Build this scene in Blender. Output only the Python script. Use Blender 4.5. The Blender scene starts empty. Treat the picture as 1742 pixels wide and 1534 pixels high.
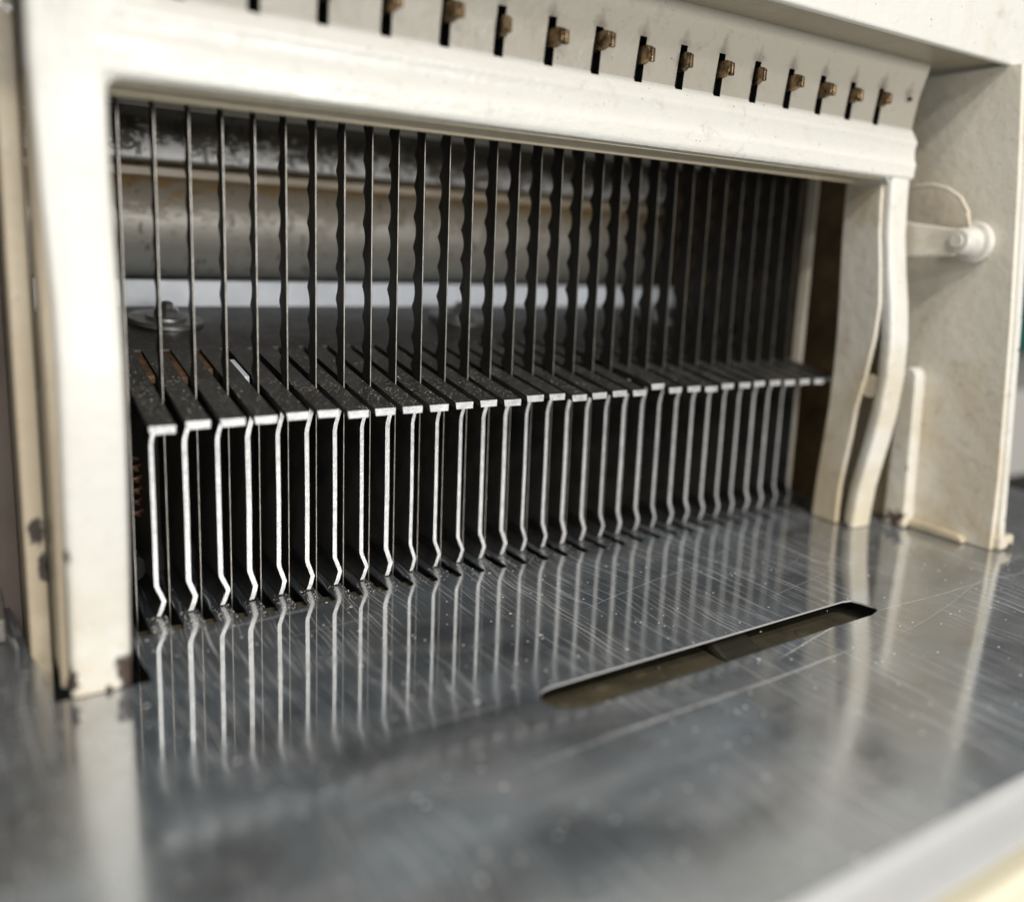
import bpy, bmesh, math, random
from mathutils import Vector, Matrix, noise
from mathutils.geometry import tessellate_polygon
random.seed(7)
S = bpy.context.scene
C = S.collection
MM = 0.001

# ------------------------------------------------------------------ camera
cam = bpy.data.cameras.new('camera')
camo = bpy.data.objects.new('camera', cam)
C.objects.link(camo)
camo.matrix_world = Matrix(((0.8402, 0.06177, -0.53875, -0.05576),
                            (-0.54066, 0.17205, -0.82346, -0.34089),
                            (0.04183, 0.98315, 0.17795, 0.14739),
                            (0, 0, 0, 1)))
cam.sensor_fit = 'HORIZONTAL'
cam.sensor_width = 36
cam.lens = 30.39
cam.shift_x = -0.0144
cam.shift_y = -0.0448
cam.clip_start = 0.01
cam.clip_end = 60
cam.dof.use_dof = True
cam.dof.focus_distance = 0.372
cam.dof.aperture_fstop = 2.9
S.camera = camo

# ------------------------------------------------------------------ light
world = bpy.data.worlds.new('World')
S.world = world
world.use_nodes = True
bg = world.node_tree.nodes['Background']
bg.inputs[0].default_value = (1.0, 0.95, 0.88, 1)
bg.inputs[1].default_value = 0.10


def lamp(name, loc, target, size, power, col):
    l = bpy.data.lights.new(name, 'AREA')
    l.shape = 'RECTANGLE'
    l.size, l.size_y = size
    l.energy = power
    l.color = col
    o = bpy.data.objects.new(name, l)
    C.objects.link(o)
    o.location = loc
    o.rotation_euler = (Vector(target) - Vector(loc)).to_track_quat('-Z', 'Y').to_euler()


lamp('window_light', (-0.45, -1.40, 0.89), (0.15, -0.05, 0.1), (0.6, 0.10), 4.0, (1.0, 0.99, 0.97))
lamp('low_fill_light', (0.32, -1.60, 0.25), (0.15, 0.0, 0.12), (0.9, 0.30), 17.0, (1.0, 0.98, 0.95))  # added low fill that reaches the drum and strips under the beam
lamp('ceiling_light_front', (-0.15, -1.40, 1.378), (0.18, -0.05, 0.1), (0.7, 0.07), 17.0, (1.0, 0.97, 0.925))
lamp('ceiling_light_above', (-0.05, -1.00, 1.54), (0.15, -0.1, 0.05), (0.5, 0.10), 8.0, (1.0, 0.97, 0.93))

S.view_settings.view_transform = 'Standard'
S.view_settings.look = 'None'
S.view_settings.exposure = -0.02
S.view_settings.gamma = 1
S.cycles.use_denoising = True
S.cycles.max_bounces = 6
S.cycles.sample_clamp_indirect = 8
S.cycles.blur_glossy = 0.5


# ------------------------------------------------------------------ material helpers
class NT:
    def __init__(self, name):
        m = bpy.data.materials.new(name)
        m.use_nodes = True
        self.m = m
        self.t = m.node_tree
        self.b = self.t.nodes['Principled BSDF']
        self.geo = self.t.nodes.new('ShaderNodeNewGeometry')
        self.pos = self.geo.outputs['Position']

    def n(self, kind, **kw):
        nd = self.t.nodes.new(kind)
        for k, v in kw.items():
            setattr(nd, k, v)
        return nd

    def put(self, sock, v):
        if isinstance(v, bpy.types.NodeSocket):
            self.t.links.new(v, sock)
        elif isinstance(v, (tuple, list)) and len(v) == 3 and sock.type == 'RGBA':
            sock.default_value = (*v, 1)
        else:
            sock.default_value = v

    def set(self, **kw):
        for k, v in kw.items():
            self.put(self.b.inputs[k.replace('_', ' ')], v)

    def math(self, op, a, b=0.0, c=None, clamp=False):
        nd = self.n('ShaderNodeMath', operation=op, use_clamp=clamp)
        self.put(nd.inputs[0], a)
        self.put(nd.inputs[1], b)
        if c is not None:
            self.put(nd.inputs[2], c)
        return nd.outputs[0]

    def mapping(self, scale=(1, 1, 1), rot=(0, 0, 0), vec=None):
        nd = self.n('ShaderNodeMapping')
        self.put(nd.inputs['Vector'], vec or self.pos)
        nd.inputs['Scale'].default_value = scale
        nd.inputs['Rotation'].default_value = rot
        return nd.outputs[0]

    def noise(self, scale, detail=3, rough=0.55, vec=None, dist=0.0):
        nd = self.n('ShaderNodeTexNoise')
        self.put(nd.inputs['Vector'], vec or self.pos)
        nd.inputs['Scale'].default_value = scale
        nd.inputs['Detail'].default_value = detail
        nd.inputs['Roughness'].default_value = rough
        nd.inputs['Distortion'].default_value = dist
        return nd.outputs['Fac']

    def voro(self, scale, vec=None, feature='F1', rnd=1.0):
        nd = self.n('ShaderNodeTexVoronoi', feature=feature)
        self.put(nd.inputs['Vector'], vec or self.pos)
        nd.inputs['Scale'].default_value = scale
        nd.inputs['Randomness'].default_value = rnd
        return nd.outputs

    def step(self, v, lo, hi, a=0.0, b=1.0):
        nd = self.n('ShaderNodeMapRange', clamp=True)
        self.put(nd.inputs[0], v)
        nd.inputs[1].default_value = lo
        nd.inputs[2].default_value = hi
        nd.inputs[3].default_value = a
        nd.inputs[4].default_value = b
        return nd.outputs[0]

    def mix(self, f, a, b):
        nd = self.n('ShaderNodeMix', data_type='RGBA')
        self.put(nd.inputs[0], f)
        self.put(nd.inputs[6], a)
        self.put(nd.inputs[7], b)
        return nd.outputs[2]

    def bump(self, h, strength=0.2, dist=0.001, prev=None):
        nd = self.n('ShaderNodeBump')
        nd.inputs['Strength'].default_value = strength
        nd.inputs['Distance'].default_value = dist
        self.put(nd.inputs['Height'], h)
        if prev is not None:
            self.put(nd.inputs['Normal'], prev)
        self.put(self.b.inputs['Normal'], nd.outputs[0])
        return nd.outputs[0]

    def xyz(self):
        nd = self.n('ShaderNodeSeparateXYZ')
        self.put(nd.inputs[0], self.pos)
        return nd.outputs

    def dots(self, scale, size, keep, vec=None):
        """small round specks, only some cells keep one"""
        o = self.voro(scale, vec)
        d = self.step(o['Distance'], size * 0.7, size, 1, 0)
        sep = self.n('ShaderNodeSeparateColor')
        self.put(sep.inputs[0], o['Color'])
        k = self.math('LESS_THAN', sep.outputs[0], keep)
        return self.math('MULTIPLY', d, k)


def paint(name, base, stain, chip, stain_lo=0.56, rough=0.34, chip_low=True, chip_amt=0.69, streaks=True, blobs=(), grease=False):
    t = NT(name)
    x, y, z = t.xyz()
    n1 = t.noise(38, 5, 0.6)
    n2 = t.noise(9, 4, 0.6, dist=0.6)
    n3 = t.noise(320, 3)
    c = t.mix(t.step(n1, 0.35, 0.7, 0, 0.35), base, tuple(v * k for v, k in zip(base, (0.9, 0.885, 0.85))))
    c = t.mix(t.step(n2, stain_lo - 0.03, stain_lo + 0.13, 0, 0.7), c, stain)
    smut = t.noise(120, 6, 0.7, dist=0.4)
    c = t.mix(t.math('MULTIPLY', t.step(smut, 0.56, 0.68, 0, 0.45), t.step(n2, 0.38, 0.56)), c, tuple(v * k for v, k in zip(stain, (0.72, 0.76, 0.86))))
    if streaks:   # drip streaks running down
        sv = t.noise(60, 4, 0.6, t.mapping((1, 1, 0.09)))
        c = t.mix(t.step(sv, 0.58, 0.72, 0, 0.3), c, stain)
        low = t.step(z, 0.0, 0.055, 1, 0)
        c = t.mix(t.math('MULTIPLY', low, t.step(n1, 0.36, 0.6, 0.1, 0.85)), c, stain)
    specks = t.math('MAXIMUM', t.dots(190, 0.11, 0.2), t.dots(420, 0.16, 0.10))
    c = t.mix(t.math('MULTIPLY', specks, 0.7), c, (0.16, 0.13, 0.09))
    cn = t.noise(70, 5, 0.62, dist=0.3)
    if chip_low:
        lowc = t.step(z, -0.002, 0.026, 0.17, 0.0)
        chipm = t.step(t.math('ADD', cn, lowc), chip_amt, chip_amt + 0.02)
    else:
        chipm = t.step(cn, chip_amt, chip_amt + 0.02)
    for bx, bz, br, st in blobs:      # single flaked patches
        dx = t.math('SUBTRACT', x, bx)
        dz = t.math('MULTIPLY', t.math('SUBTRACT', z, bz), st)
        d = t.math('SQRT', t.math('ADD', t.math('MULTIPLY', dx, dx), t.math('MULTIPLY', dz, dz)))
        d = t.math('ADD', d, t.math('MULTIPLY', t.math('SUBTRACT', t.math('ADD', t.math('MULTIPLY', t.noise(160, 3, 0.6), 0.5), t.math('MULTIPLY', t.noise(900, 5, 0.7), 0.5)), 0.5), br * 4.2))
        chipm = t.math('MAXIMUM', chipm, t.step(d, br * 0.92, br, 1, 0))
    c = t.mix(chipm, c, chip)
    if grease:                        # grease smudged round every slot
        u = t.math('FRACT', t.math('DIVIDE', t.math('SUBTRACT', x, 0.0264 - 0.02245 * 4.5), 0.02245))
        u = t.math('MULTIPLY', t.math('ABSOLUTE', t.math('SUBTRACT', u, 0.5)), 0.02245)
        w = t.math('ABSOLUTE', t.math('SUBTRACT', z, 0.2355))
        d = t.math('ADD', t.math('MULTIPLY', u, 1.2), t.math('MULTIPLY', w, 0.75))
        d = t.math('ADD', d, t.math('MULTIPLY', t.math('SUBTRACT', t.noise(75, 5, 0.75), 0.5), 0.014))
        c = t.mix(t.step(d, 0.0, 0.0055, 0.6, 0), c, (0.10, 0.075, 0.045))
    t.set(Base_Color=c, Roughness=t.step(n1, 0.3, 0.7, rough - 0.06, rough + 0.1))
    t.set(Specular_IOR_Level=0.5)
    h = t.math('ADD', t.math('MULTIPLY', n3, 0.35), t.math('MULTIPLY', n1, 1.0))
    h = t.math('SUBTRACT', h, t.math('MULTIPLY', chipm, 0.5))
    h = t.math('ADD', h, t.math('MULTIPLY', t.noise(150, 4, 0.6, t.mapping((0.3, 1, 1))), 0.5))
    t.bump(h, 0.5, 0.0013)
    return t.m


def simple(name, col, rough=0.5, metal=0.0, var=0.25, scale=60, bump=0.15):
    t = NT(name)
    n = t.noise(scale, 5, 0.6)
    d = tuple(v * (1 - var) for v in col)
    t.set(Base_Color=t.mix(t.step(n, 0.3, 0.7), col, d), Metallic=metal,
          Roughness=t.step(n, 0.3, 0.7, rough * 0.85, min(1, rough * 1.2)))
    if bump:
        t.bump(n, bump, 0.001)
    return t.m


M = {}
M['white'] = paint('white_enamel', (0.71, 0.695, 0.645), (0.56, 0.48, 0.33), (0.07, 0.05, 0.04), blobs=((-0.0180, 0.004, 0.0040, 0.6), (-0.0345, 0.007, 0.0018, 0.4), (-0.024, 0.0005, 0.0012, 0.5), (-0.0345, 0.05, 0.0006, 0.3)))
M['beam_white'] = paint('white_enamel_beam', (0.71, 0.695, 0.645), (0.60, 0.53, 0.40), (0.07, 0.05, 0.04),
                        stain_lo=0.62, rough=0.26, chip_low=False, chip_amt=0.80, streaks=False, grease=True)
M['cream'] = paint('cream_enamel', (0.56, 0.475, 0.345), (0.38, 0.31, 0.21), (0.045, 0.035, 0.03), chip_amt=0.74, blobs=((-0.0405, 0.046, 0.0024, 0.5), (-0.0388, 0.032, 0.0015, 0.28)))
M['panel'] = paint('panel_enamel', (0.74, 0.70, 0.61), (0.52, 0.42, 0.26), (0.2, 0.13, 0.07), stain_lo=0.54,
                   rough=0.42, chip_amt=0.80)
M['taupe'] = paint('dark_beam_enamel', (0.47, 0.435, 0.365), (0.36, 0.31, 0.22), (0.07, 0.05, 0.04), stain_lo=0.6, rough=0.36,
                   chip_low=False, chip_amt=0.80, streaks=False, grease=True)  # contrast above the beam's crease is set by a darker base colour
M['lipcream'] = paint('yellowed_lip_enamel', (0.66, 0.58, 0.43), (0.45, 0.36, 0.22), (0.1, 0.07, 0.05), chip_low=False, chip_amt=0.74, streaks=False)
M['soffit'] = paint('shaded_soffit_enamel', (0.36, 0.31, 0.23), (0.24, 0.19, 0.12), (0.06, 0.05, 0.04), chip_low=False, chip_amt=0.8, streaks=False)  # hood underside coloured dark, its shade put into the paint
M['grime'] = simple('yellowed_grime', (0.64, 0.55, 0.39), 0.6, 0, 0.5, 70)


def steel_bright():
    t = NT('bare_cut_steel')
    n = t.noise(900, 3)
    n2 = t.noise(240, 4, 0.65)
    c = t.mix(t.step(n2, 0.35, 0.65), (0.74, 0.74, 0.74), (0.50, 0.50, 0.50))
    rust = t.step(t.noise(130, 4, 0.7), 0.70, 0.76, 0, 0.8)
    nick = t.step(t.noise(520, 3, 0.7), 0.64, 0.70, 0, 0.75)
    c = t.mix(nick, c, (0.12, 0.115, 0.11))
    c = t.mix(rust, c, (0.32, 0.16, 0.06))
    t.set(Base_Color=c, Metallic=0.62, Roughness=t.step(n, 0.3, 0.7, 0.36, 0.5))
    t.bump(n, 0.25, 0.0004)
    return t.m


def steel_black():
    t = NT('black_coated_steel')
    n = t.noise(80, 5, 0.6)
    c = t.mix(t.step(n, 0.35, 0.65), (0.022, 0.022, 0.022), (0.040, 0.039, 0.036))
    dust = t.math('MAXIMUM', t.dots(760, 0.33, 0.4), t.dots(300, 0.2, 0.25))
    dust = t.math('MULTIPLY', dust, t.step(t.noise(45, 3), 0.34, 0.56))
    sn = t.n('ShaderNodeSeparateXYZ')
    t.put(sn.inputs[0], t.geo.outputs['Normal'])
    dust = t.math('MULTIPLY', dust, t.step(sn.outputs[2], 0.5, 0.8))
    c = t.mix(t.math('MULTIPLY', dust, 0.8), c, (0.36, 0.32, 0.24))
    t.set(Base_Color=c, Roughness=t.math('MAXIMUM', t.step(n, 0.3, 0.7, 0.34, 0.52), t.math('MULTIPLY', dust, 0.8)),
          Specular_IOR_Level=0.4)
    t.bump(t.math('ADD', t.noise(700, 2), dust), 0.25, 0.0004)
    return t.m


def blade_side():
    t = NT('blade_oxide')
    n = t.noise(150, 4, 0.6, t.mapping((1, 1, 0.25)))
    c = t.mix(t.step(n, 0.4, 0.7), (0.024, 0.022, 0.017), (0.012, 0.011, 0.008))
    c = t.mix(t.step(t.noise(60, 5, 0.7), 0.68, 0.74, 0, 0.7), c, (0.11, 0.075, 0.03))
    t.set(Base_Color=c, Metallic=0.25, Roughness=t.step(n, 0.3, 0.7, 0.34, 0.55))
    t.bump(n, 0.1, 0.0003)
    return t.m


def blade_edge():
    t = NT('blade_spine_steel')
    n = t.noise(200, 3, 0.6)
    t.set(Base_Color=t.mix(t.step(n, 0.35, 0.7), (0.36, 0.34, 0.31), (0.18, 0.17, 0.15)), Metallic=0.8, Roughness=0.42)
    return t.m


def table_steel():
    t = NT('scratched_table_steel')
    x, y, z = t.xyz()
    big = t.noise(11, 4, 0.6, dist=0.7)
    smear = t.noise(26, 5, 0.62, t.mapping((0.55, 1.6, 1), (0, 0, 0.25)), dist=0.5)
    fine = t.noise(420, 3, 0.6)
    base = t.mix(t.step(big, 0.35, 0.65), (0.43, 0.435, 0.435), (0.50, 0.50, 0.49))
    base = t.mix(t.step(smear, 0.42, 0.66, 0, 0.55), base, (0.54, 0.54, 0.53))

    warp = t.noise(9, 2, 0.5)
    wob = t.math('MULTIPLY', t.math('SUBTRACT', warp, 0.5), 0.022)
    cmb = t.n('ShaderNodeCombineXYZ')
    t.put(cmb.inputs[0], t.math('ADD', x, wob))
    t.put(cmb.inputs[1], t.math('ADD', y, wob))
    wpos = cmb.outputs[0]

    def hair(rot, s, lo):
        h = t.noise(1.0, 1, 0.5, t.mapping((s, s * 0.011, 1), (0, 0, rot), wpos))
        return t.step(h, lo, lo + 0.03)
    sc = hair(0.35, 1500, 0.685)
    for r, s, lo in ((-0.35, 1300, 0.68), (1.3, 1700, 0.68), (0.85, 1200, 0.685), (-1.0, 1500, 0.685), (2.1, 1300, 0.685)):
        sc = t.math('MAXIMUM', sc, hair(r, s, lo))
    sc = t.math('MULTIPLY', sc, t.step(big, 0.38, 0.58, 0.25, 1.0))
    bow = t.math('MULTIPLY', t.math('SUBTRACT', warp, 0.5), 0.012)

    def gouge(ax, ay, bx, by, w, amt):
        ax, ay, bx, by, w = (v * MM for v in (ax, ay, bx, by, w * 1.7))
        L = math.hypot(bx - ax, by - ay)
        ux, uy = (bx - ax) / L, (by - ay) / L
        dx = t.math('SUBTRACT', x, ax)
        dy = t.math('SUBTRACT', y, ay)
        u = t.math('ADD', t.math('MULTIPLY', dx, ux), t.math('MULTIPLY', dy, uy))
        v = t.math('ADD', t.math('MULTIPLY', dx, -uy), t.math('MULTIPLY', dy, ux))
        v = t.math('ABSOLUTE', t.math('ADD', v, bow))
        m = t.step(v, w * 0.3, w, amt, 0)
        m = t.math('MULTIPLY', m, t.step(u, -0.004, 0.012))
        return t.math('MULTIPLY', m, t.step(u, L - 0.02, L, 1, 0))
    g = gouge(98, -151, 232, -150, 0.35, 0.85)
    for q in ((190, -141, 262, -128, 0.25, 0.9), (262, -128, 420, -141, 0.22, 0.7), (60, -155, 150, -150, 0.5, 0.5),
              (20, -143, 82, -166, 0.6, 0.4), (70, -168, 150, -176, 0.5, 0.4), (40, -118, 96, -121, 0.25, 0.6),
              (150, -70, 250, -52, 0.22, 0.55), (230, -100, 300, -86, 0.2, 0.5), (30, -40, 90, -34, 0.2, 0.5),
              (250, -150, 420, -120, 0.22, 0.5), (2, -22, 70, -17, 1.4, 0.3)):
        g = t.math('MAXIMUM', g, gouge(*q))
    g = t.math('MULTIPLY', g, t.step(fine, 0.3, 0.5, 0.5, 1.0))
    dust = t.math('MAXIMUM', t.dots(300, 0.16, 0.16), t.dots(130, 0.10, 0.2))
    # pale bluish diffuse film over the steel, mottled, stronger towards the front
    lite = t.math('MAXIMUM', g, t.math('MULTIPLY', sc, 0.7))
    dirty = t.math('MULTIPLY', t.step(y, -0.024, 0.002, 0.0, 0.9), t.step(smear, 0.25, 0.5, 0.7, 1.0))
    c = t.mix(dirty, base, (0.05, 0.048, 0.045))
    worn = t.math('MULTIPLY', t.step(y, -0.165, -0.095, 1.0, 0.0), t.step(x, 0.08, 0.22, 1.0, 0.3))          # zone rubbed dull by the loaves
    patch = t.step(t.math('ADD', t.math('MULTIPLY', big, 0.5), t.math('MULTIPLY', smear, 0.5)), 0.38, 0.60)
    rough = t.math('ADD', t.step(big, 0.35, 0.7, 0.035, 0.055), t.math('MULTIPLY', t.step(smear, 0.45, 0.7), 0.06))
    rough = t.math('ADD', rough, t.math('MULTIPLY', worn, t.step(patch, 0, 1, 0.12, 0.19)))
    greasy = t.math('MULTIPLY', t.step(x, -0.046, -0.034, 1.0, 0.0), t.step(smear, 0.25, 0.5, 0.6, 1.0))   # greasy side strip
    c = t.mix(t.math('MULTIPLY', greasy, 0.7), c, (0.16, 0.155, 0.14))
    rough = t.math('ADD', rough, t.math('MULTIPLY', greasy, 0.22))
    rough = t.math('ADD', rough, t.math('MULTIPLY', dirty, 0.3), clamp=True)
    t.set(Base_Color=c, Metallic=1.0, Roughness=rough)
    t.bump(t.noise(24, 2, 0.5), 0.012, 0.002)
    film = t.math('ADD', t.step(patch, 0, 1, 0.07, 0.17), t.math('MULTIPLY', worn, t.step(patch, 0, 1, 0.05, 0.17)))
    film = t.math('MULTIPLY', film, t.math('SUBTRACT', 1.0, t.math('MULTIPLY', dirty, 0.7)))
    fac = t.math('MAXIMUM', film, t.math('MULTIPLY', lite, 0.75))
    fac = t.math('MAXIMUM', fac, t.math('MULTIPLY', dust, 0.9), clamp=True)
    dcol = t.mix(t.math('MAXIMUM', lite, dust, clamp=True), t.mix(t.step(t.noise(19, 3, 0.6), 0.4, 0.6), (0.52, 0.60, 0.67), (0.57, 0.60, 0.63)), (0.85, 0.85, 0.83))
    dif = t.n('ShaderNodeBsdfDiffuse')
    t.put(dif.inputs['Color'], dcol)
    ms = t.n('ShaderNodeMixShader')
    t.put(ms.inputs[0], fac)
    t.t.links.new(t.b.outputs[0], ms.inputs[1])
    t.t.links.new(dif.outputs[0], ms.inputs[2])
    out = [q for q in t.t.nodes if q.type == 'OUTPUT_MATERIAL'][0]
    t.t.links.new(ms.outputs[0], out.inputs['Surface'])
    return t.m


def worn_bar(name, grey, metal, tan, zlo, zhi, tanhi):
    t = NT(name)
    x, y, z = t.xyz()
    sc1 = t.noise(210, 5, 0.7, t.mapping((0.45, 1, 1.3), (0, 0.1, 0)), dist=1.5)
    patch = t.noise(26, 5, 0.65, dist=0.8)
    spot = t.noise(150, 3, 0.6, t.mapping((1.3, 1, 0.45), (0, 0.3, 0)))
    zone = t.step(z, zlo, zhi, 0.11, -0.10)
    v = t.math('ADD', t.math('ADD', t.math('MULTIPLY', sc1, 0.6), t.math('MULTIPLY', patch, 0.4)), zone)
    m = t.step(v, 0.53, 0.555)
    c = t.mix(t.step(t.math('ADD', patch, t.step(z, tanhi - 0.012, tanhi, 0, 0.25)), 0.55, 0.60), grey, tan)
    c = t.mix(m, c, metal)
    c = t.mix(t.math('MULTIPLY', t.step(spot, 0.60, 0.64), 0.75), c, tuple(q * 0.4 for q in grey))
    t.set(Base_Color=c, Roughness=t.step(sc1, 0.3, 0.7, 0.36, 0.55), Metallic=t.math('MULTIPLY', m, 0.4))
    t.bump(t.math('ADD', sc1, m), 0.2, 0.0006)
    return t.m


M['edge'] = steel_bright()
M['black'] = steel_black()
M['blade'] = blade_side()
M['spine'] = blade_edge()
M['table'] = table_steel()
M['bar'] = worn_bar('worn_grey_paint', (0.16, 0.14, 0.11), (0.80, 0.79, 0.77), (0.17, 0.145, 0.11), 0.186, 0.206, 0.23)
M['drum'] = worn_bar('worn_drum_paint', (0.27, 0.235, 0.185), (0.36, 0.34, 0.30), (0.26, 0.18, 0.085), 0.150, 0.176, 0.180)
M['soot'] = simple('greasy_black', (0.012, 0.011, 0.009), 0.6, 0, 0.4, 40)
M['grease'] = simple('dark_olive_shade', (0.045, 0.040, 0.026), 0.5, 0, 0.5, 60)  # dark olive that paints the patch of shade inside the slot
M['rust'] = simple('brown_grease', (0.19, 0.125, 0.055), 0.55, 0, 0.75, 38)
M['orange'] = simple('orange_brown_board', (0.20, 0.10, 0.05), 0.6, 0, 0.8, 130)
M['tray'] = simple('white_tray', (0.84, 0.89, 0.96), 0.4, 0, 0.14, 70)
M['olive'] = simple('olive_primer', (0.115, 0.098, 0.062), 0.5, 0, 0.55, 90)
M['copper'] = simple('copper_brown_steel', (0.20, 0.10, 0.06), 0.5, 0.5, 0.7, 200)
M['lip'] = simple('brushed_lip_steel', (0.76, 0.765, 0.76), 0.32, 0.45, 0.12, 40, 0.05)
M['dull'] = simple('dull_steel', (0.33, 0.33, 0.32), 0.42, 0.8, 0.35, 150)
M['zinc'] = simple('zinc_steel', (0.55, 0.56, 0.55), 0.3, 0.9, 0.4, 250)
M['chalk'] = simple('white_plastic', (0.74, 0.71, 0.64), 0.28, 0, 0.25, 160, 0.15)
M['mauve'] = simple('dull_mauve_panel', (0.16, 0.125, 0.105), 0.6, 0, 0.3, 30)
M['sidegrey'] = simple('grey_side_plate', (0.20, 0.19, 0.165), 0.4, 0.3, 0.3, 40)
M['teal'] = simple('teal_plastic', (0.01, 0.13, 0.12), 0.4, 0, 0.1, 10)
M['wall'] = simple('room_wall', (0.48, 0.46, 0.43), 0.8, 0, 0.1, 3)
M['floor'] = simple('pale_blue_floor', (0.60, 0.72, 0.80), 0.5, 0, 0.2, 6)
M['ledge'] = simple('cream_ledge', (0.80, 0.74, 0.56), 0.45, 0, 0.1, 30)
M['crumb'] = simple('bread_crumb', (0.80, 0.76, 0.67), 0.8, 0, 0.25, 900)


def hook_mat():
    t = NT('greasy_bronze_steel')
    n = t.noise(260, 4, 0.65)
    c = t.mix(t.step(n, 0.4, 0.62), (0.30, 0.205, 0.11), (0.045, 0.03, 0.014))
    t.set(Base_Color=c, Metallic=0.75, Roughness=t.step(n, 0.3, 0.7, 0.22, 0.42))
    t.bump(n, 0.4, 0.0005)
    return t.m


M['hook'] = hook_mat()


# ------------------------------------------------------------------ mesh helpers (millimetres in)
def obj(name, verts, faces, mat, parent=None, smooth=False, mats=None, midx=None, bevel=0, seg=2, loc=None):
    me = bpy.data.meshes.new(name)
    me.from_pydata([(v[0] * MM, v[1] * MM, v[2] * MM) for v in verts], [], faces)
    for m in (mats or [mat]):
        me.materials.append(M[m])
    bm = bmesh.new()
    bm.from_mesh(me)
    bm.faces.ensure_lookup_table()
    if midx:
        for i, k in enumerate(midx):
            bm.faces[i].material_index = k
    bmesh.ops.recalc_face_normals(bm, faces=bm.faces)
    if bevel:
        bmesh.ops.bevel(bm, geom=[e for e in bm.edges if e.is_manifold and e.calc_face_angle(0) > 0.5], offset=bevel * MM,
                        segments=seg, affect='EDGES', profile=0.5)
    for f in bm.faces:
        f.smooth = smooth
    bm.to_mesh(me)
    bm.free()
    if smooth:
        me.set_sharp_from_angle(angle=math.radians(32))
    o = bpy.data.objects.new(name, me)
    C.objects.link(o)
    if loc:
        o.location = [v * MM for v in loc]
    if parent:
        o.parent = parent
        o.matrix_parent_inverse = Matrix.Translation(-parent.location)
    return o


def box(x0, x1, y0, y1, z0, z1):
    v = [(x, y, z) for x in (x0, x1) for y in (y0, y1) for z in (z0, z1)]
    f = [(0, 1, 3, 2), (4, 6, 7, 5), (0, 4, 5, 1), (2, 3, 7, 6), (0, 2, 6, 4), (1, 5, 7, 3)]
    return v, f


def prism_x(prof, x0, x1):
    """closed (y,z) profile extruded along x"""
    n = len(prof)
    v = [(x0, y, z) for y, z in prof] + [(x1, y, z) for y, z in prof]
    f = [(i, (i + 1) % n, n + (i + 1) % n, n + i) for i in range(n)]
    f += [tuple(range(n))[::-1], tuple(range(n, 2 * n))]
    return v, f


def prism_y(prof, y0, y1):
    n = len(prof)
    v = [(x, y0, z) for x, z in prof] + [(x, y1, z) for x, z in prof]
    f = [(i, (i + 1) % n, n + (i + 1) % n, n + i) for i in range(n)]
    f += [tuple(range(n)), tuple(range(n, 2 * n))[::-1]]
    return v, f


def tube(path, r, seg=12, closed=True):
    """round tube along a polyline, r number or list"""
    pts = [Vector(p) for p in path]
    v, f = [], []
    rs = r if isinstance(r, (list, tuple)) else [r] * len(pts)
    up = Vector((0.13, 0.21, 1)).normalized()
    for i, p in enumerate(pts):
        d = (pts[min(i + 1, len(pts) - 1)] - pts[max(i - 1, 0)])
        if d.length < 1e-6:
            d = pts[-1] - pts[0]
        d.normalize()
        a = d.cross(up)
        if a.length < 0.2:
            a = d.cross(Vector((1, 0, 0)))
        a.normalize()
        b = d.cross(a)
        for k in range(seg):
            t = 2 * math.pi * k / seg
            q = p + (a * math.cos(t) + b * math.sin(t)) * rs[i]
            v.append(tuple(q))
    for i in range(len(pts) - 1):
        for k in range(seg):
            k2 = (k + 1) % seg
            f.append((i * seg + k, i * seg + k2, (i + 1) * seg + k2, (i + 1) * seg + k))
    if closed:
        f.append(tuple(range(seg))[::-1])
        f.append(tuple(range((len(pts) - 1) * seg, len(pts) * seg)))
    return v, f


def cyl(axis, c, r, a0, a1, seg=32, rs=None):
    """lathe round an axis through c; rs = [(pos, radius)...]"""
    rs = rs or [(a0, r), (a1, r)]
    path, rad = [], []
    ax = 'xyz'.index(axis)
    v, f = [], []
    for p, rr in rs:
        for k in range(seg):
            t = 2 * math.pi * k / seg
            q = [c[0], c[1], c[2]]
            q[ax] = p
            o = [i for i in range(3) if i != ax]
            q[o[0]] += rr * math.cos(t)
            q[o[1]] += rr * math.sin(t)
            v.append(tuple(q))
    for i in range(len(rs) - 1):
        for k in range(seg):
            k2 = (k + 1) % seg
            f.append((i * seg + k, i * seg + k2, (i + 1) * seg + k2, (i + 1) * seg + k))
    f.append(tuple(range(seg))[::-1])
    f.append(tuple(range((len(rs) - 1) * seg, len(rs) * seg)))
    return v, f


def tag(o, label, cat, group=None, kind=None):
    if label:
        o['label'] = label
    if cat:
        o['category'] = cat
    if group:
        o['group'] = group
    if kind:
        o['kind'] = kind
    return o


def thing(name, label, cat, loc=(0, 0, 0), group=None):
    o = bpy.data.objects.new(name, None)
    o.empty_display_size = 0.01
    C.objects.link(o)
    o.location = [v * MM for v in loc]
    return tag(o, label, cat, group)


def solid_from_loops(loops, z0, z1):
    """flat plate with holes: loops[0] outer, rest holes"""
    tris = tessellate_polygon([[Vector((p[0], p[1], 0)) for p in l] for l in loops])
    flat = [p for l in loops for p in l]
    n = len(flat)
    v = [(p[0], p[1], z1) for p in flat] + [(p[0], p[1], z0) for p in flat]
    f = [tuple(t) for t in tris] + [tuple(i + n for i in t)[::-1] for t in tris]
    o = 0
    for l in loops:
        m = len(l)
        f += [(o + i, o + (i + 1) % m, n + o + (i + 1) % m, n + o + i) for i in range(m)]
        o += m
    return v, f


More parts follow.
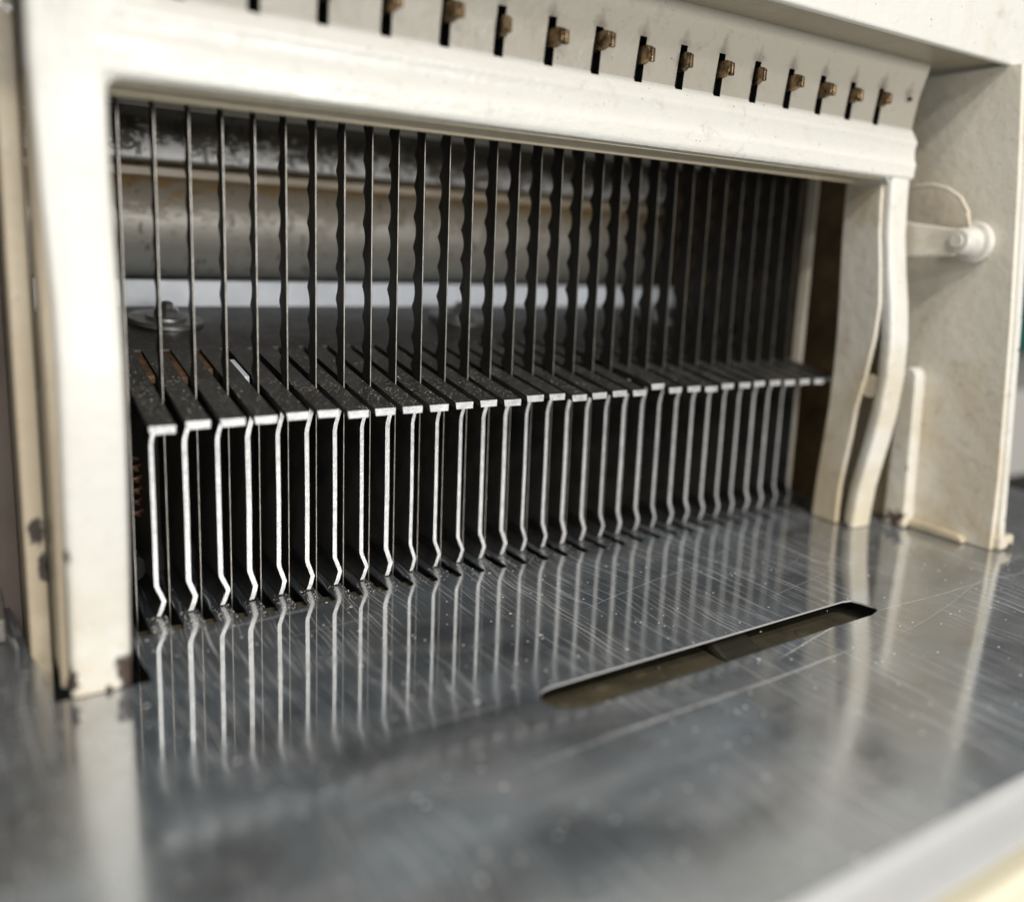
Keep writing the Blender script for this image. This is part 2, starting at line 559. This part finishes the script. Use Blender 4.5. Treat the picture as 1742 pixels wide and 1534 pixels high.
# ================================================================== surroundings
tag(obj('floor', *box(-3000, 3000, -3000, 3000, -830, -820), 'floor'), None, None, kind='structure')
tag(obj('wall', *box(-3000, 3000, 1700, 1720, -820, 2400), 'wall'), None, None, kind='structure')

# ================================================================== table
PITCH = 12.0
BX = [PITCH * i - 6.8 for i in range(32)]          # blade x
table = thing('slicer_table', 'scratched dull steel table plate with one long slot, in front of the blades', 'table')
outer = [(-230, -228), (540, -228), (540, 60)]
for bx in reversed(BX):
    outer += [(bx + 2.1, 60), (bx + 2.1, -12.5), (bx + 1.2, -14.6), (bx - 2.2, -15.2), (bx - 2.5, 60)]
outer += [(-10.9, 60), (-12.4, -21), (-10.6, -49), (-11.4, -51), (-39.6, -51.5), (-49, 42), (-230, 42)]
hole = [(97.2, -125.6), (97.6, -122.6), (99.2, -119.8), (102.0, -118.0), (106, -117.4), (180, -117.2), (262, -116.5), (266.5, -117.5), (267.8, -120.5),
        (268.8, -124.5), (269.6, -127.2), (267.8, -130.4), (261, -132.3), (235, -132.4), (172, -133.8), (112, -134.8), (105.5, -134.0), (100.8, -131.8), (98.2, -128.8)]
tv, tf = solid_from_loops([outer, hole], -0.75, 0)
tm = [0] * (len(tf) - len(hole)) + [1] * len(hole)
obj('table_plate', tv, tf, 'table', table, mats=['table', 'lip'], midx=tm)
lipprof = [(-228, 0), (-229.0, -0.12), (-229.9, -0.55), (-230.6, -1.3), (-231.2, -2.3), (-232, -3.0), (-236, -4.6), (-239.4, -6.0), (-240.2, -6.7),
           (-240.0, -8.0), (-239, -7.6), (-235.5, -6.4), (-230.5, -4.2), (-228, -2.0)]
obj('rolled_edge', *prism_x(lipprof, -230, 540), 'lip', table, smooth=True)
# what stands under the table and shows through its slot and slits
under = thing('table_underframe', 'olive painted trays and cream rail beneath the steel table, seen through its slot', 'underframe', (0, 0, -60))
obj('slot_tray', *box(70, 345, -175, -70, -20, -9), 'olive', under, bevel=2)
obj('slot_shade_block', *prism_x([(-128, -8.9), (-120, -7.5), (-111, -4), (-98, -3.5), (-98, -8.9)], 186, 207), 'grease', under, bevel=2)  # made-up block, dark olive in place of the shade inside the slot
for qx, qy in ((112, -120), (131, -117), (150, -115), (236, -121), (124, -131)):
    obj('rivet', *cyl('z', (qx, qy + 4, -9), 3.4, 0, 0, 20, [(-9.2, 3.2), (-8.7, 3.1), (-8.3, 2.2)]), 'olive', under, smooth=True)
obj('lower_tray', *box(150, 260, -170, -70, -48, -44), 'olive', under)
obj('rail', *box(-8.6, 385, -17, -2, -7.5, -3.4), 'olive', under, bevel=.4)
obj('drip_floor', *box(-25, 385, -200, 130, -62, -60), 'soot', under)
obj('tray_wall', *box(-230, 540, -206, -204, -60, -3), 'olive', under)
ledge = tag(obj('machine_ledge', *box(-230, 540, -244.5, -231, -60, -12), 'ledge', bevel=2), 'cream painted ledge below the rolled front edge of the table', 'ledge')

# ================================================================== white guard frame
frame = thing('guard_frame', 'white enamelled guard frame with ribbed top beam and two bowed posts', 'guard frame')
P0 = [(-26, 191.8), (-40, 191.6), (-49.6, 191.5), (-51.3, 191.8), (-52.3, 192.8), (-52.7, 194.4), (-52.8, 197.2), (-53.05, 198.4), (-53.1, 199.4), (-52.8, 200.4),
      (-52.2, 201.8), (-51.8, 203.6), (-51.6, 206.0), (-51.75, 208.2), (-52.1, 209.6), (-52.3, 210.5), (-52.2, 211.4), (-51.5, 212.6), (-50.3, 214.6), (-48.9, 216.8),
      (-48.2, 218.0), (-48.3, 219.0), (-49.2, 226.0), (-50.6, 234.4), (-52.3, 240), (-54.2, 246), (-54.8, 249), (-54.0, 254), (-52, 262), (-36, 262), (-30, 240), (-27, 215), (-25.5, 196)]
slotx = [26.4 + 22.45 * k for k in range(-1, 15)]
xs = [-37.0, -36.0, -24.0, -15.0]
for s in slotx:
    xs += [s - 1.9, s + 1.9]
xs += [352.0, 372.5]
A = P0.index((-48.9, 216.8))
B = P0.index((-50.6, 234.4))
n = len(P0)
vv, ff, fm = [], [], []
for xi, x in enumerate(xs):
    for k, (y, z) in enumerate(P0):
        y2 = y
        if x < -17 and y < -45 and z < 217:   # the ridges run out into the flat corner
            y2 = -50.3 if xi else -48.5
        vv.append((x, y2 + 0.06 * math.sin(x * 0.02 + z), z))
for xi in range(len(xs) - 1):
    is_slot = xi >= 4 and xi % 2 == 0 and xi < 3 + 2 * len(slotx)
    for k in range(n):
        if is_slot and A <= k < B:
            continue
        ff.append((xi * n + k, xi * n + (k + 1) % n, (xi + 1) * n + (k + 1) % n, (xi + 1) * n + k))
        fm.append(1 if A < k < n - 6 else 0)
ff.append(tuple(range(n)))
ff.append(tuple(range((len(xs) - 1) * n, len(xs) * n)))
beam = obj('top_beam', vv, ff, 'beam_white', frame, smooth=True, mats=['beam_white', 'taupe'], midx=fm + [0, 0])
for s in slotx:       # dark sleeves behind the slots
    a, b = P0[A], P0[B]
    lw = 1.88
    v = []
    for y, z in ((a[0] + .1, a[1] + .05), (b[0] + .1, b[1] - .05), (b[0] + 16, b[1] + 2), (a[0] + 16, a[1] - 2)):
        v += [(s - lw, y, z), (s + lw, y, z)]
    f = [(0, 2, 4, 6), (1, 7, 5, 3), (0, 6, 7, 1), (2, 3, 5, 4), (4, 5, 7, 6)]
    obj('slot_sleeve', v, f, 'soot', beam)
obj('screw_hole', *cyl('y', (364, -51.2, 232), 1.1, -51.6, -48), 'soot', beam)

obj('lip_strip', *prism_x([(-47.5, 191.4), (-47.0, 190.9), (-30, 190.6), (-29.6, 189.7), (-27.6, 189.6), (-27.2, 191.4)], -16.9, 354.4), 'lipcream', frame, bevel=.25)

BOW = [(0, 0), (8, -0.3), (23, -1.6), (36, -4.0), (51, -7.0), (68, -9.6), (88, -11.0), (108, -10.4), (126, -8.2), (145, -4.6), (163, -1.9), (180, -.6), (192.5, 0)]


def post(name, x0, x1, ztop=0):
    bowl = BOW[:-1] + [(191.7, -.6), (192.2, -.8), (206, -1.0), (216.0, -.6)] if ztop else BOW
    # front strap: lofted rounded section following the bow
    sec = []
    rr = 2.2
    for cx, cy, a0 in ((x1 - rr, rr, -90), (x1 - rr, 7.5 - rr, 0), (x0 + rr, 7.5 - rr, 90), (x0 + rr, rr, 180)):
        for k in range(4):
            t = math.radians(a0 + 30 * k)
            sec.append((cx + rr * math.cos(t), cy + rr * math.sin(t)))
    m = len(sec)
    v, f = [], []
    for z, b in bowl:
        zz = 0.4 if z == 0 else z
        for sx, sy in sec:
            if ztop and z > 192 and sx > x1 - 5:      # runs out into the beam
                v.append((-3.0 if sy < 3 else sx, -50.3 + (0 if sy < 3 else sy), zz))
                continue
            fl = 2.2 * min(1, max(0, (z - 120) / 72.5)) ** 1.5 if x0 < 0 and sx < x0 + 6 else 0
            v.append((sx - fl + 0.15 * math.sin(z * .07), -51.5 + b + sy, zz))
    for i in range(len(bowl) - 1):
        for k in range(m):
            f.append((i * m + k, i * m + (k + 1) % m, (i + 1) * m + (k + 1) % m, (i + 1) * m + k))
    f.append(tuple(range(m)))
    f.append(tuple(range((len(bowl) - 1) * m, len(bowl) * m)))
    return obj(name, v, f, 'white', frame, smooth=True)


def cheek(name, x0, x1, yf, yb, mat='panel', gap=True):
    v, f = [], []
    for z, b in BOW:
        zz = 0.4 if z == 0 else z
        g = -43.9 + b + (max(-2.6, 8.0 - abs(z - 72) * (0.17 if z > 72 else 0.07)) if gap else 0)
        g = min(g, yb + b * 0.65 - 4)
        bk = yb + b * 0.4
        v += [(x0, g, zz), (x1, g, zz), (x1, bk, zz), (x0, bk, zz)]
    for i in range(len(BOW) - 1):
        for k in range(4):
            f.append((i * 4 + k, i * 4 + (k + 1) % 4, (i + 1) * 4 + (k + 1) % 4, (i + 1) * 4 + k))
    f.append((0, 1, 2, 3))
    L = (len(BOW) - 1) * 4
    f.append((L, L + 1, L + 2, L + 3))
    return obj(name, v, f, mat, frame, bevel=0.7)


post('post', -35.0, -17.0, 1)
post('post', 356.2, 372.0)
cheek('inner_cheek', 354.6, 358.0, -42.5, -24)
cheek('outer_cheek', 368.6, 371.8, -46, -24, gap=False)
cheek('inner_cheek', -20.4, -17.2, -42.5, -24)
cheek('outer_cheek', -37.0, -34.4, -45.5, -18, 'cream', gap=False)
for sgn, x in ((1, -17.2), (-1, 354.9)):      # rounded inside corners of the opening
    pr = [(x, 192.2), (x, 187.6)] + [(x + sgn * (4 - 4 * math.cos(math.radians(a))), 187.6 + 4 * math.sin(math.radians(a))) for a in range(10, 90, 10)] + [(x + sgn * 4, 192.2)]
    obj('corner_web', *prism_y(pr, -50.2, -26.5), 'beam_white', frame)
obj('pivot_pin', *cyl('x', (0, -51.5, 81.5), 6.2, 356.5, 370, 28), 'panel', frame, smooth=True)
# arm and knob that hinge the frame on the side panel
obj('hinge_arm', *prism_x([(-46, 151), (-46, 170.5), (-78, 166.5), (-80, 163), (-80, 157), (-77, 153)], 376, 382), 'panel', frame, bevel=1.2)
kn = obj('hinge_knob', *cyl('x', (0, -80, 160.5), 1, 0, 0, 28, [(374.5, 4), (375, 5.8), (376.5, 6.6), (381, 7.0), (386, 7.8), (387, 10.2), (389, 10.8), (391.2, 10.8), (392.6, 10.2)]), 'chalk', frame, smooth=True)
obj('knob_slot', *cyl('x', (0, -80, 160.5), 3.2, 373.6, 374.6, 20), 'panel', kn)
wire = [(384, -43 - 26 * math.sin(t) - 13 * (1 - math.cos(t)) * .5, 189 - 11 * (1 - math.cos(t))) for t in [i * math.pi / 2 / 9 for i in range(10)]]
wire += [(384, -80, 171), (383, -80.5, 164)]
wire = [(387, -38, 187.5), (386, -46, 189.5), (386, -56, 190), (386, -65, 187.5), (385, -73, 182.5), (384, -78.5, 175), (383, -80.5, 167)]
obj('hinge_wire', *tube(wire, 1.2, 10), 'panel', frame, smooth=True)

# hooks poking out of the slots
for k, s in enumerate(slotx):
    if k < 2 and False:
        continue
    hr = random.Random(k * 5 + 1)
    tw = hr.uniform(-.45, .35)
    zc = 227.6 + hr.uniform(-1.5, 1.1)
    yb = -49.6
    dpt = 5.2 + hr.uniform(-1.1, 0.9)
    sx = s + 1.0
    v, f = [], []
    # folded tab: side leaf plus turned-down nose
    prof = [(yb + 6, zc - 3.0), (yb - dpt * 0.2, zc - 2.9), (yb - dpt, zc - 1.3), (yb - dpt - 0.5, zc + 0.6), (yb - dpt, zc + 3.6), (yb - dpt * .6, zc + 4.3), (yb + 6, zc + 3.2)]
    o = obj('blade_hook', *prism_x(prof, sx - 1.6, sx + 1.3), 'hook', bevel=0.45, smooth=False)
    nose = obj('nose', *box(sx - .2, sx + 1.7, yb - dpt - 0.8, yb - dpt + 1.2, zc - 1.5 - hr.uniform(0, 1), zc + 3.2), 'hook', o, bevel=0.5)
    for q in (o.data, nose.data):
        for vx in q.vertices:
            vx.co.x += (vx.co.z - zc * MM) * hr.uniform(-.02, .02) + (vx.co.y + .05) * tw
    tag(o, 'greasy bronze-brown blade hook poking out of a slot in the white beam', 'blade hook', 'blade hooks in the beam slots')

# ================================================================== blades
YB = 4.7


def blade_mesh(seed):
    rnd = random.Random(seed)
    z0, z1 = -48.0, 246.0
    wid = 10.3
    pt = 13.2
    ph = rnd.uniform(0, pt)
    zs = []
    k = int(z0 / 1.65)
    while k * 1.65 < z1:
        zs.append(k * 1.65)
        k += 1
    th = 0.32
    v, f, mi = [], [], []
    for z in zs:
        u = ((z + ph) % pt) / pt
        sc = 3.0 * (1 - math.sin(math.pi * u)) ** 1.15
        yr = YB + wid - 2.4 + sc + rnd.uniform(-.06, .06)
        for x, y in ((-th, YB + 0.12), (-th * .55, YB), (th * .55, YB), (th, YB + 0.12), (th, yr - 1.6), (0, yr), (-th, yr - 1.6)):
            v.append((x, y, z))
    m = 7
    for i in range(len(zs) - 1):
        for k in range(m):
            f.append((i * m + k, i * m + (k + 1) % m, (i + 1) * m + (k + 1) % m, (i + 1) * m + k))
            mi.append(1 if k == 1 else 0)
    f.append(tuple(range(m)))
    f.append(tuple(range((len(zs) - 1) * m, len(zs) * m)))
    mi += [0, 0]
    return v, f, mi


first = []
for s in range(4):
    v, f, mi = blade_mesh(s)
    first.append((v, f, mi))
meshes = []
for i, bx in enumerate(BX[:31]):
    if i < 4:
        v, f, mi = first[i]
        o = obj('slicing_blade', v, f, 'blade', mats=['blade', 'spine'], midx=mi)
        meshes.append(o.data)
    else:
        o = bpy.data.objects.new('slicing_blade', meshes[(i * 7 + i // 4) % 4])
        C.objects.link(o)
    o.location = (bx * MM, random.uniform(-.25, .25) * MM, random.uniform(-5, 5) * MM)
    o.rotation_euler = (0, 0, random.uniform(-.012, .012))
    tag(o, 'upright thin steel slicing blade with wavy serrated rear edge, one of the row', 'blade', 'upright serrated blades')

tag(obj('end_bar', *box(363.2, 366.6, 3, 9, -40, 250), 'panel', bevel=.5), 'pale beige upright bar ending the row of blades', 'bar')

# ================================================================== guide fingers
SL = 0.172


def finger_plate(i, dz):
    r = random.Random(100 + i)
    xl, xr = -4.75 + r.uniform(-.25, .2), 3.95 + r.uniform(-.2, .2)
    y0, y1 = -24.9 + r.uniform(-.5, .5), 62
    z0 = 82.3 + dz
    t = 2.9
    zb = 82.3 + SL * (y1 + 24.9)
    v = []
    for y, z in ((y0, z0), (y0 + 6, z0 + SL * 6), (y1, zb)):
        v += [(xl + .5, y, z - t), (xr - .1, y, z - t), (xr, y, z), (xl, y, z)]
    f = [(0, 1, 2, 3), (8, 9, 10, 11)]
    mi = [1, 0]
    for a in (0, 4):
        for k in range(4):
            f.append((a + k, a + (k + 1) % 4, a + 4 + (k + 1) % 4, a + 4 + k))
            mi.append(0)
    return v, f, mi


def strip_mesh(i, dz):
    r = random.Random(300 + i)
    j = r.uniform(-.6, .6)
    th = 0.87 + r.uniform(-.12, .14)
    zt = 82.3 + dz + SL * 24.9 - 3.0
    cl = [(0.15 + j * .3, 0.5), (1.0 + j * .4, 2.4), (2.2 + j, 6.2), (1.7 + j, 7.7), (-0.2 + j * .5, 12.6), (-0.35 + j * .5, 14.2), (-0.3 + j * .2, 40),
          (-0.45 + j * .3, 69), (-0.1 + j * .3, 71.2), (1.5 + j * .5, 76.6), (1.9 + j * .5, zt)]
    # outline of the kinked sheet
    L, R = [], []
    for k, (x, z) in enumerate(cl):
        L.append((x - th, z))
        R.append((x + th, z))
    prof = L + R[::-1]
    n = len(prof)
    m = len(cl)
    v, f, mi = [], [], []
    for y, zo in ((0, 0), (48, 0)):
        for x, z in prof:
            extra = SL * y if z > 78 else 0
            v.append((x, y, z + extra))
    for k in range(m - 1):       # front and back as quads
        f.append((k, k + 1, n - 2 - k, n - 1 - k))
        mi.append(1)
        f.append((n + k, n + k + 1, 2 * n - 2 - k, 2 * n - 1 - k))
        mi.append(0)
    for k in range(n):
        f.append((k, (k + 1) % n, n + (k + 1) % n, n + k))
        mi.append(0)
    return v, f, mi


for i in range(31):
    dz = random.uniform(-.55, .55)
    lab = 'black guide finger with bright cut front edges standing between two blades'
    if i == 0:
        dz = -1.2
    if i == 19:
        dz = 2.6
        lab = 'black guide finger whose top plate sits a little higher than its neighbours'
    if i in (13, 14):
        dz = 0.9
    t = thing('guide_finger', lab, 'guide finger', (PITCH * i, 0, 0), 'guide fingers between the blades')
    v, f, mi = finger_plate(i, dz)
    a = obj('top_plate', v, f, 'black', mats=['black', 'edge'], midx=mi)
    a.parent = t
    v, f, mi = strip_mesh(i, dz)
    a = obj('upright_strip', v, f, 'black', mats=['black', 'edge'], midx=mi)
    a.parent = t

# made-up strips for the orange and white showing through the first gaps
for i, (a, b, m) in enumerate(((30, 88, 'orange'), (27, 70, 'orange'), (36, 60, 'orange'), (24, 48, 'tray'))):
    x = PITCH * i + 5.6
    z = lambda y: 82.3 + SL * (y + 24.9) - 1.2
    v = [(x - 1.3, a, z(a)), (x + 1.3, a, z(a)), (x + 1.3, b, z(b)), (x - 1.3, b, z(b)),
         (x - 1.3, a, z(a) - 3), (x + 1.3, a, z(a) - 3), (x + 1.3, b, z(b) - 3), (x - 1.3, b, z(b) - 3)]
    f = [(0, 1, 2, 3), (4, 5, 6, 7), (0, 1, 5, 4), (1, 2, 6, 5), (2, 3, 7, 6), (3, 0, 4, 7)]
    if m == 'orange':
        tag(obj('gap_filler', v, f, m), 'made-up orange spacer lying in the gap between two guide fingers', 'filler', 'orange fillers added in the finger gaps')
    else:
        tag(obj('gap_filler', v, f, m), 'pale spacer made up for the white showing between two guide fingers', 'filler')

# rear comb plate that the fingers run into
comb = thing('comb_plate', 'black dusty comb plate behind the blades held by large washers and bolts', 'comb plate', (180, 100, 90))
zc = lambda y: 82.3 + SL * (y + 24.9)
prof = [(62.2, zc(62.2)), (137, zc(137)), (137, zc(137) - 3), (62.2, zc(62.2) - 3)]
obj('plate', *prism_x(prof, -26, 388), 'black', comb)
ang = math.atan(SL)
for bx in (25.7, 186.5, 338.7):
    for nm, mt, rs in (('washer', 'dull', [(0.0, 17.2), (1.7, 17.2), (2.1, 16.8), (2.1, 9.6), (3.4, 9.4), (3.4, 1)]),
                       ('bolt', 'zinc', [(2.0, 5.6), (2.4, 6.1), (6.2, 6.1), (7.2, 5.2), (7.3, 3.4), (9.4, 3.2), (10.2, 1.6)])):
        v, f = cyl('z', (0, 0, 0), 1, 0, 0, 36 if nm == 'washer' else 6, rs)
        o = obj(nm, v, f, mt, None, smooth=nm == 'washer')
        o.parent = comb
        o.location = Vector(((bx - 180) * MM, (107 - 100) * MM, (zc(107) + 0.1 - 90) * MM))
        o.rotation_euler = (ang, 0, 0.3)

# ================================================================== machine interior
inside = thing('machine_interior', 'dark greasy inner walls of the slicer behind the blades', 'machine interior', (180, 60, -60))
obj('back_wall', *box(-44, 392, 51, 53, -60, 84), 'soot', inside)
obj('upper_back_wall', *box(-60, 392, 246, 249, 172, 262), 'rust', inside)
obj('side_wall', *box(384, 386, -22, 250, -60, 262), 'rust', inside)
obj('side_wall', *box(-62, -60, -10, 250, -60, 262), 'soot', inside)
obj('brace', *box(376, 384, 60, 120, 100, 104), 'rust', inside, bevel=1)
obj('brace', *box(372, 384, 40, 90, 150, 165), 'rust', inside, bevel=2)
drum = tag(obj('feed_drum', *cyl('x', (0, 190, 155), 1, 0, 0, 64, [(-29, 31), (-28, 32), (383, 32), (384, 31)]), 'drum', smooth=True),
           'worn grey-brown cylindrical drum lying across the machine behind the blades', 'drum')
bar = tag(obj('cross_bar', *prism_x([(150, 184.2), (150, 206), (146, 213), (138, 222), (138, 240), (190, 240), (190, 184.2)], -28, 384), 'bar', bevel=1.2),
          'scratched grey cross bar with flaked paint above the drum', 'cross bar')
tan_rail = tag(obj('upper_rail', *box(-28, 384, 98, 114, 205.2, 213), 'panel', bevel=1), 'tan painted rail under the beam, above the scratched cross bar', 'rail')
lower_rail = tag(obj('drum_cover_strip', *prism_x([(160, 177), (160, 181.0), (240, 186), (240, 177)], -28, 384), 'orange'), 'thin tan-brown strip between the cross bar and the drum', 'strip')
lower_rail.data.materials[0] = M['cream']
tag(obj('pale_cross_bar', *box(-28, 384, 139, 146, 107.5, 123.6), 'tray', bevel=.8), 'pale bluish-white cross bar between the drum and the comb plate', 'cross bar')
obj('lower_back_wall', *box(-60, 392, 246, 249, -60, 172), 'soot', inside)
# spring and shaft end seen behind the first post
spr = [(-3.5 + 3.2 * math.cos(t * .7), 22 + 3.2 * math.sin(t * .7), 34 + t * 0.52) for t in range(0, 50)]
tag(obj('tension_spring', *tube(spr, 0.75, 8), 'copper', smooth=True), 'small copper-brown spring behind the paint-chipped post', 'spring')
tag(obj('shaft_end', *cyl('y', (-6, 26, 14), 5.5, 20, 48, 24), 'soot', smooth=True), 'dark steel shaft end low behind the first guide finger', 'shaft')

# ================================================================== hood and side panels
hood = thing('machine_hood', 'white enamelled hood overhanging the slotted beam', 'hood', (150, 50, 250))
obj('front_panel', *prism_x([(-86, 248.2), (-84, 248), (-80, 249), (-78, 262), (-80, 330), (-90, 331)], -260, 620), 'white', hood, bevel=0.9)
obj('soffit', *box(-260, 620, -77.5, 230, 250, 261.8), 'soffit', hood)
obj('upper_housing', *box(-260, 620, -92, 250, 331.5, 620), 'white', hood, bevel=4)
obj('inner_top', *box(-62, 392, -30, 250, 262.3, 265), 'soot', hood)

side = thing('side_panel', 'tall cream-white side panel standing on the table beside the bowed post', 'side panel', (395, -60, 0))
obj('sheet', *prism_x([(-91, 248), (-97, 190), (-103, 120), (-108, 40), (-109, 0.5), (120, 0.5), (120, 248)], 393, 397), 'panel', side)
obj('edge_trim', *prism_x([(-92.5, 248), (-98.5, 190), (-104.5, 120), (-109.5, 40), (-111.5, 7), (-106.0, 7), (-104, 40), (-99, 120), (-93, 190), (-87, 248)], 396.8, 402), 'white', side, bevel=.8)
obj('foot', *box(396, 409, -113, -102, 0.5, 8), 'white', side, bevel=1.5)
obj('base_flange', *prism_x([(-96, 0.5), (-96, 2.2), (-93, 4.2), (-62, 5), (-62, 0.5)], 388.6, 392.9), 'grime', side, bevel=0.6)
br = [(-56 + 5.2 * math.cos(math.radians(a)), 86 + 5.2 * math.sin(math.radians(a))) for a in range(0, 181, 20)]
obj('bracket_plate', *prism_x([(-64.5, 0.5)] + [(-65.5 + (8.5 + 0) * 0, 0.6)] * 0 + [(-50.8, 0.5)] + br, 383.5, 392.9), 'white', side, bevel=1)

lcol = thing('machine_column', 'narrow cream column with flaked paint beside the white post', 'column', (-41, 0, -60))
obj('column_body', *box(-44, -37.6, -16, 34, -60, 262), 'cream', lcol, bevel=0.8)
for (x, z) in ((-42.0, 214), (-39.2, 213)):
    obj('stud', *cyl('y', (x, 0, z), 0.9, -17.4, -15.8, 14), 'zinc', lcol, smooth=True)
tag(obj('left_side_panel', *box(-240, -44.3, 36, 39, -60, 262), 'mauve'), 'dull brown panel beyond the cream column', 'panel')
tag(obj('raised_side_plate', *box(-230, -50.6, 2, 35.5, 0.3, 9), 'sidegrey', bevel=.8), 'grey raised plate on the table beside the cream column', 'plate')

tag(obj('storage_bin', *box(1080, 1600, 290, 600, 34, 132), 'teal', bevel=12), 'teal plastic bin in the background past the side panel', 'bin')
tag(obj('work_bench', *box(620, 1700, 100, 800, -120, 30), 'wall', bevel=6), 'grey bench beyond the side panel carrying the teal bin', 'bench')
tag(obj('dark_crate', *box(640, 760, -60, 60, -119, -36), 'soot', bevel=6), 'black crate beyond the foot of the side panel', 'crate')


# ================================================================== crumbs
def crumbs(name, label, n, sampler, r0, r1):
    v, f = [], []
    rnd = random.Random(len(name))
    for _ in range(n):
        x, y, z = sampler(rnd)
        r = rnd.uniform(r0, r1) * rnd.uniform(.5, 1)
        b = len(v)
        rot = rnd.uniform(0, 6.28)
        for a in range(4):
            t = rot + a * math.pi / 2
            q = r * rnd.uniform(.6, 1.2)
            v.append((x + q * math.cos(t), y + q * math.sin(t), z + r * .25))
        v.append((x, y, z + r * rnd.uniform(.6, 1.1)))
        v.append((x, y, z))
        for a in range(4):
            f += [(b + a, b + (a + 1) % 4, b + 4), (b + (a + 1) % 4, b + a, b + 5)]
    return tag(obj(name, v, f, 'crumb'), label, 'crumbs', kind='stuff')


def on_teeth(r):
    i = int(30 * r.random() ** 1.8)
    return (PITCH * i + r.uniform(-4, 3), -16 + 17 * r.random() ** .8 - (8 * r.random() if r.random() < .3 else 0), 0.02)


def on_table(r):
    return (r.uniform(-60, 420), -20 - 205 * r.random(), 0.02)


def on_plates(r):
    i = int(31 * r.random() ** 1.3)
    y = r.uniform(-22, 130)
    return (PITCH * i + r.uniform(-4, 3.2), y, 82.0 + SL * (y + 24.9))


crumbs('table_crumbs', 'fine pale bread crumbs along the slitted rear of the steel table', 900, on_teeth, .12, .4)
c2 = crumbs('scattered_crumbs', 'sparse tiny crumbs scattered over the scratched steel table', 170, on_table, .14, .48)
crumbs('finger_crumbs', 'fine crumbs lying on the black finger plates', 1700, on_plates, .14, .42)
